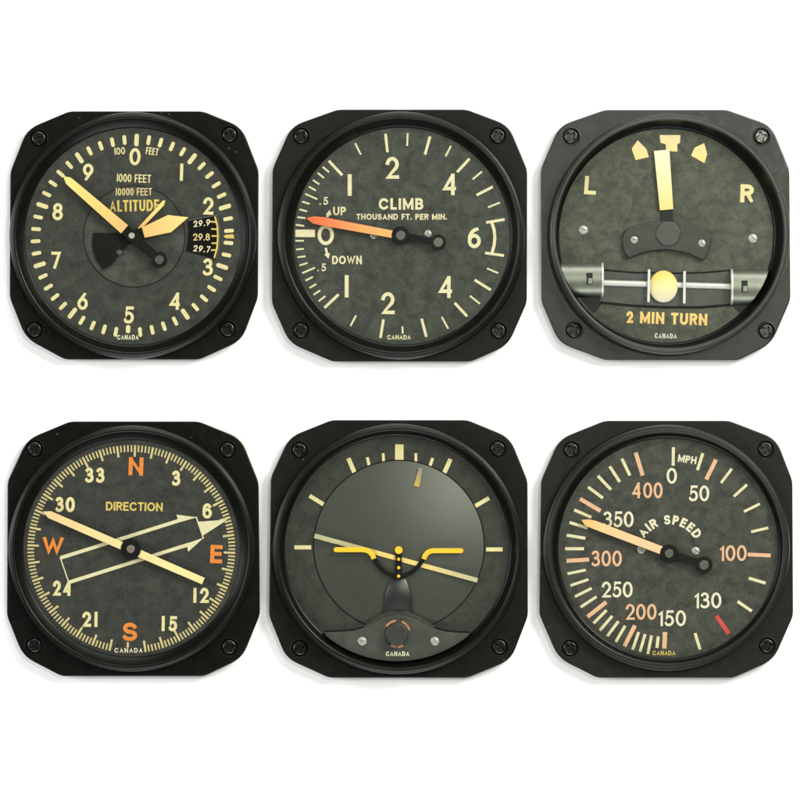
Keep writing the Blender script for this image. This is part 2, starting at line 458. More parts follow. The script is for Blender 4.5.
def make_body(g, root, outline, screws, material, screw_angs):
    """mounting flange with sunk screw seats, on a slightly smaller can"""
    pts = rounded(outline, [14, 14, 36, 14, 14, 36, 14, 14, 36, 14, 14, 36])
    q = [((u-g.ru)*K, (g.rv-v)*K) for u, v in pts]
    if sum(q[i][0]*q[(i+1) % len(q)][1]-q[(i+1) % len(q)][0]*q[i][1] for i in range(len(q))) < 0: q = q[::-1]
    bm = bmesh.new(); n = len(q)
    rings = []
    for d, z in ((5.0, 0.0), (5.0, 6.0), (0.8, 8.0), (0, 9.0), (0, Z_FLANGE-1.3), (0.45, Z_FLANGE-0.35), (1.4, Z_FLANGE)):
        r = inset(q, d) if d else q
        rings.append([bm.verts.new((x*S, y*S, z*S)) for x, y in r])
    for k in range(len(rings)-1):
        for i in range(n):
            f = bm.faces.new((rings[k][i], rings[k][(i+1) % n], rings[k+1][(i+1) % n], rings[k+1][i]))
    bm.faces.new(rings[0][::-1])
    P2 = [Vector((w.co.x/S, w.co.y/S)) for w in rings[-1]]; E2 = []
    for (u, v) in screws:
        cx, cy = (u-g.ru)*K, (g.rv-v)*K; m = 40
        lp = []
        for r, z in ((9.6, Z_FLANGE), (9.2, Z_FLANGE+0.45), (8.6, Z_FLANGE+0.35), (8.2, Z_FLANGE-0.4), (8.1, Z_FLANGE-4)):
            lp.append([bm.verts.new(((cx+r*math.cos(2*math.pi*i/m))*S, (cy+r*math.sin(2*math.pi*i/m))*S, z*S)) for i in range(m)])
        b0 = len(P2); P2 += [Vector((w.co.x/S, w.co.y/S)) for w in lp[0]]
        E2 += [(b0+i, b0+(i+1) % m) for i in range(m)]
        for k in range(4):
            for i in range(m):
                f = bm.faces.new((lp[k][i], lp[k][(i+1) % m], lp[k+1][(i+1) % m], lp[k+1][i])); f.smooth = True
        bm.faces.new(lp[-1])
    ov, _, of, _, _, _ = delaunay_2d_cdt(P2, E2, [list(range(n))], 1, 1e-5)
    nv = [bm.verts.new((p.x*S, p.y*S, Z_FLANGE*S)) for p in ov]
    for f in of:
        c = sum((ov[i] for i in f), Vector((0, 0)))/len(f)
        if any(math.hypot(c.x-(u-g.ru)*K, c.y-(g.rv-v)*K) < 9.5 for u, v in screws): continue
        bm.faces.new([nv[i] for i in f])
    bmesh.ops.remove_doubles(bm, verts=bm.verts, dist=0.002*S)
    bmesh.ops.recalc_face_normals(bm, faces=bm.faces)
    me = bpy.data.meshes.new('body'); bm.to_mesh(me); bm.free()
    link('mounting_flange', me, material, root)
    for (u, v), a in zip(screws, screw_angs):
        x, y, _ = g.loc(u, v)
        s = bpy.data.objects.new('mounting_screw', CROSS); COL.objects.link(s); s.parent = root
        s.location = (x, y, (Z_FLANGE-0.1)*S); s.rotation_euler = (0, 0, math.radians(a))

def make_bezel(g, root, ring_c, dial_c, r_dial, r_lip, r_out, bez_m, wall_m, hb=10.0):
    """ring_c, radii in drawing units. inner cone runs from the lip (round ring_c) down to the dial (round dial_c)"""
    rx, ry, _ = [a/S for a in g.loc(*ring_c)]; dx, dy, _ = [a/S for a in g.loc(*dial_c)]
    z0, z1 = Z_DIAL-0.4, Z_DIAL+hb
    rd, rl, ro = r_dial*K, r_lip*K, r_out*K
    prof_out = [(ro+0.6, Z_FLANGE-1), (ro, Z_FLANGE+0.8), (ro-0.9, z1-3.6), (ro-1.5, z1-2.2), (ro-2.6, z1-1.5)]
    mid = rl+(ro-rl)*0.46
    prof = prof_out+[(mid+0.7, z1-1.2), (mid+0.2, z1-0.4), (mid-0.5, z1), (rl+1.1, z1), (rl+0.35, z1-0.35), (rl, z1-1.2)]
    prof += [(rl-0.5, z1-3), (rd+2.2, z0+2.2), (rd+1.0, z0+1.6), (rd+0.6, z0+1.1), (rd, z0+0.9), (rd-0.1, z0-0.5)]
    def sh(z):
        t = max(0, min(1, (z-z0)/(z1-z0)))
        return (dx+(rx-dx)*t, dy+(ry-dy)*t)
    # the outer wall stays round the ring centre
    n = 160; v = []; f = []
    no = len(prof_out)+5
    for k, (r, z) in enumerate(prof):
        cx, cy = (rx, ry) if k < no else sh(z)
        for i in range(n):
            a = 2*math.pi*i/n
            v.append(((cx+r*math.cos(a))*S, (cy+r*math.sin(a))*S, z*S))
    for k in range(len(prof)-1):
        for i in range(n):
            j = (i+1) % n
            f.append((k*n+i, k*n+j, (k+1)*n+j, (k+1)*n+i))
    def ringmesh(k0, k1):
        vv = v[k0*n:(k1+1)*n]; ff = [tuple(i-k0*n for i in q) for q in f[k0*n:k1*n]]
        me = mesh_from(vv, ff, True)
        bm = bmesh.new(); bm.from_mesh(me); bm.edges.ensure_lookup_table()
        for e in bm.edges:
            if len(e.link_faces) == 2 and e.calc_face_angle(0) > math.radians(18): e.smooth = False
        bm.to_mesh(me); bm.free(); return me
    kw = no+1
    b = link('bezel', ringmesh(0, kw), bez_m, root)
    link('bezel_wall', ringmesh(kw, len(prof)-1), wall_m, b)
    return b

def make_dial(g, root, c, r, material):
    pts = [((u-g.ru)*K, (g.rv-v)*K) for u, v in circle_pts(*c, r, 160)][::-1]
    v = [(x*S, y*S, Z_DIAL*S) for x, y in pts]+[(x*S, y*S, (Z_DIAL-0.5)*S) for x, y in pts]
    n = 160; f = [tuple(range(n))]+[(i, n+i, n+(i+1) % n, (i+1) % n) for i in range(n)]
    me = mesh_from(v, f)
    bm = bmesh.new(); bm.from_mesh(me); bmesh.ops.recalc_face_normals(bm, faces=bm.faces)
    for fc in bm.faces:
        if len(fc.verts) > 4 and fc.normal.z < 0: fc.normal_flip()
    bm.to_mesh(me); bm.free()
    return link('dial', me, material, root)

BEZ = mat('semi_gloss_black_bezel', (0.0075,0.0080,0.0060), rough=.33, spec=.2, mottle=.2, mscale=900, bump=.12, bscale=6000)
BEZ3 = mat('glare_lifted_grey_bezel', (0.022,0.025,0.018), rough=.38, spec=.45, mottle=.2, mscale=900, bump=.12, bscale=6000)  # lighter base colour carries the brighter light on the turn gauge
BEZ6 = mat('haze_lifted_black_bezel', (0.013,0.0145,0.0105), rough=.35, spec=.26, mottle=.2, mscale=900, bump=.12, bscale=6000)  # base colour raised to hold the reflected haze on the airspeed gauge
WALL = mat('gloss_black_wall', (0.0045,0.0045,0.0035), rough=.34, spec=.16, mottle=.2, bump=.1)  # blacker than the bezels: shade on the inner wall put into its colour
GROUP = 'aircraft instruments laid out in two rows of three on white'
def gauge(name, label, cat, ox, oy, outline, screws, angs, pm, dm, ring_c, dial_c, r_dial, r_lip, r_out, hb=10.0, bm_=None):
    us = [p[0] for p in outline]; vs = [p[1] for p in outline]
    g = G(ox, oy, ((min(us)+max(us))/2, (min(vs)+max(vs))/2))
    r = bpy.data.objects.new(name, None); COL.objects.link(r); r.empty_display_size = 0.01
    r.location = g.world(); r['label'] = label; r['category'] = cat; r['group'] = GROUP
    make_body(g, r, outline, screws, pm, angs)
    make_bezel(g, r, ring_c, dial_c, r_dial, r_lip, r_out, bm_ or BEZ, WALL, hb)
    d = make_dial(g, r, dial_c, r_dial+4, dm)
    return g, r, d

def hub_disc(g, parent, u, v, r, z, pin_r=None, pin_mat=None, name='hub'):
    h = puck(g, parent, name, u, v, r, z, z+2.2, M['black'], 0.6)
    if pin_r:
        x, y, _ = g.loc(u, v)
        pm = puck(g, h, 'hub_pin', u, v, pin_r, z+2.0, z+3.0, pin_mat or M['pin'], 0.35)
        pm.location = (0, 0, 0)
    return h

def capsule(p, q, w, n=10, round_a=True, round_b=True):
    dx, dy = q[0]-p[0], q[1]-p[1]; l = math.hypot(dx, dy); dx /= l; dy /= l; r = w/2; pts = []
    if round_b:
        for k in range(n+1):
            th = math.pi/2-math.pi*k/n; c, s = math.cos(th), math.sin(th)
            pts.append((q[0]+dx*c*r-dy*s*r, q[1]+dy*c*r+dx*s*r))
    else: pts += [(q[0]-dy*r, q[1]+dx*r), (q[0]+dy*r, q[1]-dx*r)]
    if round_a:
        for k in range(n+1):
            th = 1.5*math.pi-math.pi*k/n; c, s = math.cos(th), math.sin(th)
            pts.append((p[0]+dx*c*r-dy*s*r, p[1]+dy*c*r+dx*s*r))
    else: pts += [(p[0]+dy*r, p[1]-dx*r), (p[0]-dy*r, p[1]+dx*r)]
    return pts

def strip_mesh(path, h, z0, z1, g):
    L, R = offset(path, h, False)
    return L+R[::-1]

# lollipop counterweight in the pointer's own frame: bar then round end
def tail_pts(d0, d1, w, r):
    a0 = math.asin(min(1, (w/2)/r)); pts = [(d0, -w/2)]
    n = 28
    for k in range(n+1):
        th = -math.pi+a0+(2*math.pi-2*a0)*k/n
        pts.append((d1+r*math.cos(th), r*math.sin(th)))
    pts.append((d0, w/2))
    return pts

# =================================================================== 1 ALTIMETER
g, root, dial = gauge('altimeter', 'black altimeter dial reading ALTITUDE with pressure window at right',
    'altimeter', 0, 100,
    [(205,33),(600,33),(716,80),(766,208),(764,585),(716,712),(590,769),(192,769),(76,706),(28,585),(30,213),(80,86)],
    [(114,113),(680,103),(674,680),(101,681)], [20, 70, 52, 10],
    plastic('satin_black_plastic', (0.0075,0.0085,0.0052), 0.46, 0.32), dialmat('weathered_dark_dial', (0.0355,0.0374,0.0300)),
    (395,402), (395,404), 321, 345, 366)
def sk(u, v): return (u+0.036*(403-v), v)
mn, mj = Sheet(g), Sheet(g)
for i in range(50):
    a = math.radians(0.5+7.2*i); su, cv = math.sin(a), -math.cos(a)
    big = i % 5 == 0
    r0, r1 = (266, 303) if big else (272, 301)
    if i == 25: r0, r1 = 264, 288
    p, q = sk(392+su*r0, 403+cv*r0), sk(392+su*r1, 403+cv*r1)
    (mj if big else mn).tick(p, q, 13 if big else 11, True)
mn.build('minor_tick_marking', M['cream'], dial); mj.build('major_tick_marking', M['cream'], dial)
for s, u, v in (('0',400,168),('1',538,214),('2',617,314),('3',616,495),('4',519,596),('5',382,637),('6',245,596),('7',166,475),('8',171,331),('9',261,214)):
    text(g, dial, 'numeral', s, u, v, 51, 9.1, M['cream'], rot=2, ws=.98)
text(g, dial, 'lettering', '100', 355, 151, 21, 3.2, M['cream'], width=31, rot=-5)
text(g, dial, 'lettering', 'FEET', 451, 152, 21, 3.3, M['cream'], width=37, rot=8)
text(g, dial, 'lettering', '1000 FEET', 397, 232, 24, 3.4, M['cream'], width=100, rot=2)
text(g, dial, 'lettering', 'CANADA', 379, 703, 14, 2.8, M['pale'], width=64)
sd = Sheet(g, 0.5); sd.poly(circle_pts(398, 404, 150, 96), 0)
idd = sd.build('inner_disc', dialmat('inner_disc_paint', (0.0437,0.0468,0.0367), 0.45), dial)
sr = Sheet(g, 0.6); sr.ribbon(circle_pts(398, 404, 150, 96), 2.6, True); sr.build('disc_edge', M['scribe'], idd)
text(g, idd, 'lettering', '10000 FEET', 397, 272, 22, 3.3, M['gold'], width=106, z=0.7)
text(g, idd, 'lettering', 'ALTITUDE', 398, 313, 34, 6.0, M['yellow'], width=146, z=0.7, rot=-1)
# pressure window: a sunk frame with its own scale
w = Sheet(g, 0.85)
w.poly([(557,357),(642,341),(649,372),(651,405),(648,440),(640,472),(551,447),(556,420),(558,390)], 0)
pw = w.build('pressure_window', mat('window_black', (0.005,0.005,0.004), 0.5, spec=0.08, mottle=0.1), dial)
e = Sheet(g, 0.95)
e.ribbon([(558,357),(643,341),(650,372),(652,405),(649,440),(641,472)], 2.0)
e.build('window_frame', mat('window_frame_paint', (0.10,0.11,0.09), 0.5, mottle=0.2), pw)
for s, v, sl in (('29.9', 365, .1), ('29.8', 406, .0), ('29.7', 441, .1)):
    text(g, pw, 'scale_figure', s, 597, v, 19 if s != '29.8' else 21, 3.6, M['cream2'] if s != '29.8' else M['gold'], width=50, z=1.0, rot=-6 if s == '29.9' else (5 if s == '29.7' else 0), slant=sl)
e = Sheet(g, 1.0)
e.ribbon([(637,345),(644,372),(646,405),(643,440),(635,468)], 5)
for u, v, a in ((632,362,-8),(635,383,-4),(636,403,0),(636,424,3),(634,444,6)):
    e.tick((u-9, v+a*.2), (u+8, v), 4.5)
e.build('scale_marks', M['yellow'], pw)
mk = Sheet(g, 0.35); mk.poly([(662,404),(670,399),(692,398),(694,410),(670,410)]); mk.build('index_mark', M['yellow'], dial)
P = (392, 403)
# black ten-thousand-foot sector and thin pointer
slab(g, root, 'drum_sector', [(383,398),(372,396),(277,393),(273,420),(276,446),(288,478),(307,502),(330,489),(356,455),(378,430),(392,416)], 1.2, 2.4, M['black'], .3)
tt = oriented_slab(g, root, 'ten_thousand_foot_pointer', P, 46.6, [(28,-6),(130,-6.5),(144,0),(138,6),(28,4)], 2.4, 3.6, mat('thin_pointer_paint', YEL, grad=(0, 25*K, 145*K, [(0,(.78,.45,.15)),(1,(.80,.66,.20))]), rough=.5), .3)
tp = oriented_slab(g, root, 'thousand_foot_pointer', P, 15.5, [(34,-16),(114,-21),(176,8),(119,31),(35,16)], 4.4, 5.8, mat('short_pointer_paint', YEL, grad=(0, 30*K, 178*K, [(0,(.82,.46,.14)),(1,(.82,.68,.22))]), rough=.5, mottle=.08), .4)
oriented_slab(g, tp, 'pointer_shank', P, 0, [(-20,-15),(35,-16),(35,16),(-20,15)], 4.3, 5.6, M['black'], .3).location = (0,0,0)
hp = oriented_slab(g, root, 'hundred_foot_pointer', P, 139.0, [(26,-16),(236,-12),(250,-11),(269,0),(248,12),(236,12.5),(26,16)], 7.0, 8.6, mat('long_pointer_paint', YEL, grad=(0, 22*K, 268*K, [(0,(.84,.44,.15)),(.35,(.84,.56,.16)),(1,(.80,.70,.20))]), rough=.5, mottle=.08), .45)
tl = oriented_slab(g, hp, 'counterweight', P, 0, tail_pts(18, 108, 27, 24), 6.8, 8.4, M['black'], .4); tl.location = (0,0,0); tl.rotation_euler = (0,0,math.radians(180)); tl.name = 'counterweight'
o = puck(g, tl, 'counterweight_inset', 0, 0, 13, 8.2, 8.75, M['pin'], .25); o.location = (108*K*S, 0, 0)
sq = oriented_slab(g, hp, 'hub', P, 0, [(-32,-17),(28,-17),(28,17),(-32,17)], 8.0, 9.4, M['black'], .4); sq.location = (0,0,0); sq.rotation_euler = (0,0,0)
o = puck(g, sq, 'hub_pin', 0, 0, 9, 9.2, 10.2, M['steel'], .3); o.location = (0,0,0)
o = puck(g, root, 'stop_pin', 354, 452, 8, 2.0, 3.0, M['pin'], .3)

# =================================================================== 2 RATE OF CLIMB
g, root, dial = gauge('climb_indicator', 'black climb indicator dial with orange pointer just above zero',
    'climb gauge', 265, 100,
    [(215,28),(597,28),(722,75),(777,207),(776,600),(720,727),(610,775),(200,775),(72,720),(20,602),(22,205),(78,77)],
    [(107,107),(690,106),(692,684),(106,682)], [60, 25, 40, 5],
    plastic('sheen_lifted_black_plastic', (0.0150,0.0160,0.0115), 0.5, 0.38), dialmat('grey_green_dial', (0.0468,0.0499,0.0398)),  # case colour lifted to include the light reflected off it
    (403,402), (406,403), 321, 344, 368)
MJ = [((189,180),(229,223)),((357,100),(363,155)),((489,108),(474,162)),((606,174),(569,214)),((675,257),(627,282)),((710,354),(655,363)),((708,461),(652,453)),
      ((669,563),(621,533)),((599,641),(562,601)),((478,702),(464,648)),((342,705),(351,650)),((176,616),(218,576))]
MI = [((267,128),(284,162)),((423,98),(421,136)),((551,136),(535,167)),((643,212),(615,235)),((696,304),(661,318)),((691,513),(658,499)),((637,604),(607,580)),((543,678),(524,643)),((408,692),(407,671)),((253,670),(270,638)),
      ((91,370),(116,373)),((96,347),(119,350)),((102,324),(125,330)),((110,301),(132,308)),((119,278),(155,294)),((130,257),(151,268)),((142,237),(161,250)),((156,216),(175,231)),((171,198),(190,214)),
      ((90,417),(115,417)),((92,443),(115,441)),((96,466),(120,463)),((102,490),(126,483)),((110,513),(148,497)),((120,535),(142,524)),((132,557),(152,545)),((144,577),(164,564)),((159,596),(179,581))]
a, b = Sheet(g), Sheet(g)
for p, q in MJ: a.tick(p, q, 8)
a.tick((90,395),(148,395), 22)
a.ribbon([(672,363),(679,385),(681,408),(679,430),(673,452)], 9)
for p, q in MI: b.tick(p, q, 5.2)
a.build('major_tick_marking', M['cream2'], dial); b.build('minor_tick_marking', M['cream2'], dial)
for s, u, v, H, t in (('1',251,252,64,12),('1',242,552,66,11.5),('2',377,201,65,10.6),('2',364,602,65,10.6),('4',548,250,64,10.6),('4',536,554,65,10.6),('g',620,408,62,10.6)):
    text(g, dial, 'numeral', s, u, v, H, t, M['cream2'], ws=.98)
text(g, dial, 'numeral', '0', 180, 400, 60, 10.4, M['cream2'], ws=1.22)
text(g, dial, 'lettering', 'CLIMB', 403, 308, 34, 7.2, M['cream2'], width=132)
text(g, dial, 'lettering', 'THOUSAND FT. PER MIN.', 405, 346, 17.5, 3.8, M['cream2'], width=268)
text(g, dial, 'lettering', 'UP', 221, 329, 25, 5, M['cream2'], width=38)
text(g, dial, 'lettering', 'DOWN', 243, 474, 25, 5, M['cream2'], width=88)
text(g, dial, 'lettering', '.5', 174, 299, 23, 3.8, M['cream2'], width=25)
text(g, dial, 'lettering', '.5', 168, 496, 23, 3.8, M['cream2'], width=25)
text(g, dial, 'lettering', 'CANADA', 397, 703, 13.5, 2.8, M['cream2'], width=70)
s = Sheet(g, .3); s.tick((184,347),(188,336), 7); s.poly([(180,339),(192,325),(197,342)]); s.build('direction_arrow', M['cream2'], dial)
s = Sheet(g, .3); s.tick((180,438),(184,456), 7); s.poly([(175,457),(193,453),(188,470)]); s.build('direction_arrow', M['cream2'], dial)
slot_screw(g, dial, 483, 396, 11, 20); slot_screw(g, dial, 322, 402, 10, 60)
P = (402, 402)
pt = oriented_slab(g, root, 'pointer', P, 169.7, [(20,-10),(235,-12.5),(262,-10),(285,0),(262,12),(235,13),(20,12)], 5.0, 6.5,
    mat('orange_pointer_paint', ORG, grad=(0, 20*K, 284*K, [(0,(.80,.42,.13)),(.35,(.80,.33,.09)),(.8,(.78,.16,.04)),(1,(.74,.12,.03))]), rough=.5, mottle=.08), .45)
tl = oriented_slab(g, pt, 'counterweight', P, 0, tail_pts(10, 113, 21, 23), 5.0, 6.6, M['black'], .45); tl.location = (0,0,0); tl.rotation_euler = (0,0,math.radians(180))
o = puck(g, tl, 'counterweight_inset', 0, 0, 14, 6.4, 6.9, M['pin'], .25); o.location = (113*K*S,0,0)
h = hub_disc(g, root, 402, 402, 27, 5.2, 14)

# =================================================================== 3 TURN AND BANK
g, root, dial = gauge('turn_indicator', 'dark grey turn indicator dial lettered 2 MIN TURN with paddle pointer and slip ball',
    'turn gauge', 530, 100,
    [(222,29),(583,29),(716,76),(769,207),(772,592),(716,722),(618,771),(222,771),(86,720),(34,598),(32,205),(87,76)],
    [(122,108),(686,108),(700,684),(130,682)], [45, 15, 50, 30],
    plastic('glare_lifted_grey_black_plastic', (0.016,0.0195,0.0135), 0.44, 1.6), dialmat('light_grey_green_dial', (0.074,0.080,0.059), .38),  # plastic base lightened in place of stronger light and reflections on this case
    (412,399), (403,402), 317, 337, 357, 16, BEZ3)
for pts in ([(302,143),(319,119),(345,146),(352,169),(313,178),(303,150)], [(384,104),(446,104),(444,127),(436,131),(437,153),(403,151),(402,131),(387,127)], [(477,165),(488,141),(516,128),(525,160),(517,187)]):
    s = Sheet(g, .3); s.poly(pts); s.build('rate_mark', mat('rate_mark_paint', YEL, grad=(1, (g.rv-185)*K, (g.rv-100)*K, [(0,(.84,.58,.18)),(1,(.85,.68,.36))]), rough=.55, mottle=.06), dial)
text(g, dial, 'lettering', 'L', 179, 253, 54, 11.5, M['cream'], rot=4, ws=1.15)
text(g, dial, 'lettering', 'R', 643, 277, 54, 12.5, M['cream'], ws=1.05, rot=2)
text(g, dial, 'lettering', '2 MIN TURN', 405, 647, 35, 8.0, M['amber'], width=240, rot=2.0)
text(g, dial, 'lettering', 'CANADA', 402, 699, 15, 3.3, M['white'], width=66, rot=1)
for u, v, a in ((158,385,70),(660,410,45)): slot_screw(g, dial, u, v, 13.5, a)
# paddle pointer
slab(g, root, 'pointer_stem', [(388,300),(422,300),(423,372),(389,372)], 1.0, 2.4, M['dark'], .3)
pp = oriented_slab(g, root, 'paddle_pointer', (404, 326), 94.8, [(0,-20),(0,20),(177,23),(177,-23)], 3.0, 4.6,
    mat('paddle_paint', YEL, grad=(0, 0, 176*K, [(0,(.84,.60,.18)),(.5,(.86,.72,.36)),(1,(.86,.78,.50))]), rough=.5, mottle=.06), .4)
# curved cover plate
top = arc(405, 575, 205, 215, 127, 53, 20)
top = [(u, 2*575-v) for u, v in top]
bot = [(520,476)]+[(u, 2*640-v) for u, v in arc(400, 640, 200, 196, 57, 123, 16)]+[(282,462)]
outl = [(272,410),(280,385)]+[(300,375),(340,365),(400,358),(455,362),(505,378),(530,398),(538,415),(530,450),(518,476),(500,470),(460,452),(405,443),(350,448),(310,462),(290,470),(277,450)]
cvp = slab(g, root, 'curved_plate', rounded(outl, 14, 3), 1.6, 6.2, mat('plate_paint', (0.034,0.039,0.029), rough=.5, spec=.35, mottle=.3, mscale=900, grain=.1), 1.6)
puck(g, cvp, 'centre_boss', 408, 397, 37, 6.0, 7.6, mat('boss_paint', (0.040,0.044,0.034), rough=.45, mottle=.2), 1.1)
for u, v, a in ((308,415,80),(508,425,30)): slot_screw(g, cvp, u, v, 11, a, 6.1)
# slip indicator: window, end tubes, rod, wires, ball
def halftube(u0, u1, v0, v1, ztop, z0, m, name, parent, sl=0.0, n=24, cut=0):
    vs = []; f = []
    for i, u in enumerate((u0, u1)):
        for k in range(n+1):
            th = math.pi*k/n
            v = (v0+v1)/2-(v1-v0)/2*math.cos(th)+sl*(u0-u0)*0+sl*((u0, u1)[i]-u0)
            u = (u0, u1)[i]
            if (cut < 0 and i == 0) or (cut > 0 and i == 1): u = 403+cut*(math.sqrt(317**2-(v-402)**2)+(9 if cut < 0 else 3))
            x, y, z = g.loc(u, v, Z_DIAL+z0+(ztop-z0)*math.sin(th)); vs.append((x, y, z))
    for k in range(n): f.append((k, k+1, n+2+k, n+1+k))
    f.append(tuple(range(n+1))); f.append(tuple(range(n+1, 2*n+2))[::-1])
    me = mesh_from(vs, f)
    bm = bmesh.new(); bm.from_mesh(me); bmesh.ops.recalc_face_normals(bm, faces=bm.faces)
    if sum(q.normal.z for q in bm.faces) < 0:
        for q in bm.faces: q.normal_flip()
    bm.to_mesh(me); bm.free()
    bm = bmesh.new(); bm.from_mesh(me)
    for e in bm.edges:
        if any(len(q.verts) > 4 for q in e.link_faces): e.smooth = False
    bm.to_mesh(me); bm.free()
    for p in me.polygons: p.use_smooth = len(p.vertices) == 4
    return link(name, me, m, parent)
wn = Sheet(g, .5)
wn.poly([(208,503),(300,511),(400,514),(510,512),(602,504),(602,604),(510,612),(400,612),(300,607),(208,598)], 0)
slip = wn.build('slip_window', mat('slip_window_paint', (0.044,0.049,0.037), rough=.55, mottle=.35, mscale=900, grain=.1), dial)
e = Sheet(g, .62); e.ribbon([(208,503),(300,511),(400,514),(510,512),(602,504)], 5); e.ribbon([(208,600),(300,609),(400,614),(510,614),(602,606)], 7)
e.build('window_edge', M['scribe'], slip)
sl = Sheet(g, .45); sl.poly([(118,575),(216,575),(214,602),(204,617),(190,630),(172,632)], 0); sl.build('tube_shadow_patch', M['dark'], dial)  # flat dark patch paints the shadow below the left tube
sl = Sheet(g, .45); sl.poly([(598,590),(702,590),(668,622),(648,648),(622,632),(602,612)], 0); sl.build('tube_shadow_patch', M['dark'], dial)  # painted shadow below the right tube
tubes = []
for u0, u1, v0, v1 in ((92,214,483,583),(598,722,503,606)):
    t = halftube(u0, u1, v0, v1, 11.5, 0.3, M['tube'], 'end_tube', root, cut=(-1 if u0 < 400 else 1)); tubes.append(t)
halftube(211, 217, 482, 585, 12.6, 0.3, M['rod'], 'tube_rim', tubes[0]); halftube(594, 600, 500, 607, 12.6, 0.3, M['rod'], 'tube_rim', tubes[1])
for t, u, v in ((tubes[0],175,530),(tubes[1],633,553)):
    s = slab(g, t, 'sight_hole', [(u-9,v-17),(u+9,v-17),(u+9,v+17),(u-9,v+17)], 10.4, 11.9, M['dark'], .15)
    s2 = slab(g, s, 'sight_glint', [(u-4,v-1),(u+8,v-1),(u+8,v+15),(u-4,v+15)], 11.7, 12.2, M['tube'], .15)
rd = halftube(216, 596, 533, 551, 3.4, 0.6, M['rod'], 'balance_rod', root, sl=0.028)
for u0, v0, u1, v1 in ((352,502,350,600),(457,507,456,604)):
    slab(g, root, 'centre_wire', rounded([(u0-4,v0),(u0+4,v0),(u1+4,v1),(u1-4,v1)], 4, 4), 5.6, 6.8, M['rod'], .5)
x, y, _ = g.loc(395, 553)
bme = dome_mesh(42*K, 4.2, 2.0, n=64, rings=14, edge=.8)
for vv in bme.vertices: vv.co.y *= 1.13
link('slip_ball', bme, mat('ball_ivory', YEL, grad=(1, -44*K, 46*K, [(0,(.78,.74,.54)),(.5,(.84,.72,.36)),(.85,(.86,.62,.14)),(1,(.84,.60,.18))]), rough=.5, spec=.25, mottle=.04), root, (x, y, Z_DIAL*S))

# =================================================================== 4 DIRECTION
g, root, dial = gauge('direction_indicator', 'black direction dial with orange N E S W letters and crossing pointers',
    'compass', 0, 410,
    [(207,34),(588,34),(714,85),(766,215),(770,606),(718,735),(605,789),(182,789),(68,730),(20,610),(22,212),(80,87)],
    [(102,115),(674,118),(679,702),(101,698)], [30, 65, 15, 45],
    plastic('deep_black_plastic', (0.0062,0.0066,0.0048), 0.44, 0.34), dialmat('dark_charcoal_dial', (0.0316,0.0332,0.0269)),
    (391,410), (390,410), 321, 345, 366)
a, b = Sheet(g), Sheet(g)
for i in range(180):
    if i in (86,87,88,89,91,92,93,94): continue
    th = math.radians(2.1+2*i); su, cv = math.sin(th), -math.cos(th); big = i % 5 == 0
    r0, r1 = (274, 308) if big else (288, 308)
    if i == 90: r0, r1 = 276, 292
    if i == 90: b.tick((389+su*r0, 412+cv*r0), (389+su*r1, 412+cv*r1), 6.2); continue
    (a if big else b).tick((389+su*r0, 412+cv*r0), (389+su*r1, 412+cv*r1), 6.2 if big else 4.6)
a.build('major_tick_marking', M['compass'], dial); b.build('minor_tick_marking', M['compass'], dial)
for s, u, v in (('3',522,202),('h',614,299),('15',502,633),('12',596,549),('21',266,620),('24',185,528),('30',193,280),('33',281,193)):
    text(g, dial, 'numeral', s, u, v, 45, 9.2, M['cream'], width=None if len(s) == 1 else (58 if '3' in s and s != '3' or s == '24' else 46), rot=1, ws=.95)
for s, u, v, wd in (('N',403,167,1.0),('E',641,427,1.0),('S',385,657,1.12),('W',157,403,1.0)):
    text(g, dial, 'cardinal_letter', s, u, v, 54, 13 if s == 'W' else 11.8, M['orange'], rot=2, ws=wd*1.06)
text(g, dial, 'lettering', 'DIRECTION', 398, 286, 26, 5.0, M['yellow'], width=168, rot=1)
text(g, dial, 'lettering', 'CANADA', 381, 712, 14, 2.9, M['pale'], width=84)
s = Sheet(g, .35)
s.ribbon([(180,438),(548,322)], 10.5); s.poly([(523,310),(584,318),(530,333)])
s.ribbon([(203,511),(560,398)], 10.5); s.poly([(552,396),(604,378),(558,420)])
s.ribbon([(178,436),(205,514)], 3.4); s.ribbon([(581,316),(603,381)], 3.6)
s.poly([(586,331),(674,325),(600,373)])
s.build('parallel_course_arrows', M['cream2'], dial)
P = (389, 413)
nd = oriented_slab(g, root, 'pointer', P, 156.5, [(-234,-10.5),(-234,10.5),(0,12),(262,12),(283,0),(262,-10),(0,-11)], 5.6, 7.0,
    mat('course_pointer_paint', YEL, grad=(0, -234*K, 284*K, [(0,(.80,.70,.30)),(.45,(.82,.68,.30)),(.8,(.82,.60,.26)),(1,(.80,.56,.26))]), rough=.5, mottle=.08), .45)
h = hub_disc(g, root, 389, 411, 30, 6.0, 12, M['brownpin'])

# =================================================================== 5 ATTITUDE
g, root, dial = gauge('attitude_indicator', 'black artificial horizon with yellow miniature wings and tilted horizon line',
    'horizon gauge', 265, 410,
    [(197,30),(600,30),(726,82),(778,210),(779,611),(729,741),(600,794),(190,794),(62,736),(12,610),(17,200),(72,80)],
    [(102,119),(690,115),(695,702),(103,706)], [40, 10, 60, 20],
    plastic('olive_black_plastic', (0.0105,0.0112,0.0078), 0.48, 0.42), dialmat('dark_olive_dial', (0.0328,0.0351,0.0265), .36),
    (394,411), (391,410), 332, 350, 372, 15)
T = [((398,102),(398,154),25),((447,128),(447,157),8),((350,128),(352,157),8),((303,140),(309,166),9),((497,142),(488,168),9),((247,143),(266,187),13),((550,145),(530,189),13),
     ((132,254),(174,280),12),((664,261),(622,285),12),((87,407),(137,407),12),((655,413),(704,413),12)]
s = Sheet(g)
for p, q, w_ in T: s.tick(p, q, w_)
s.build('bank_marks', M['cream'], dial)
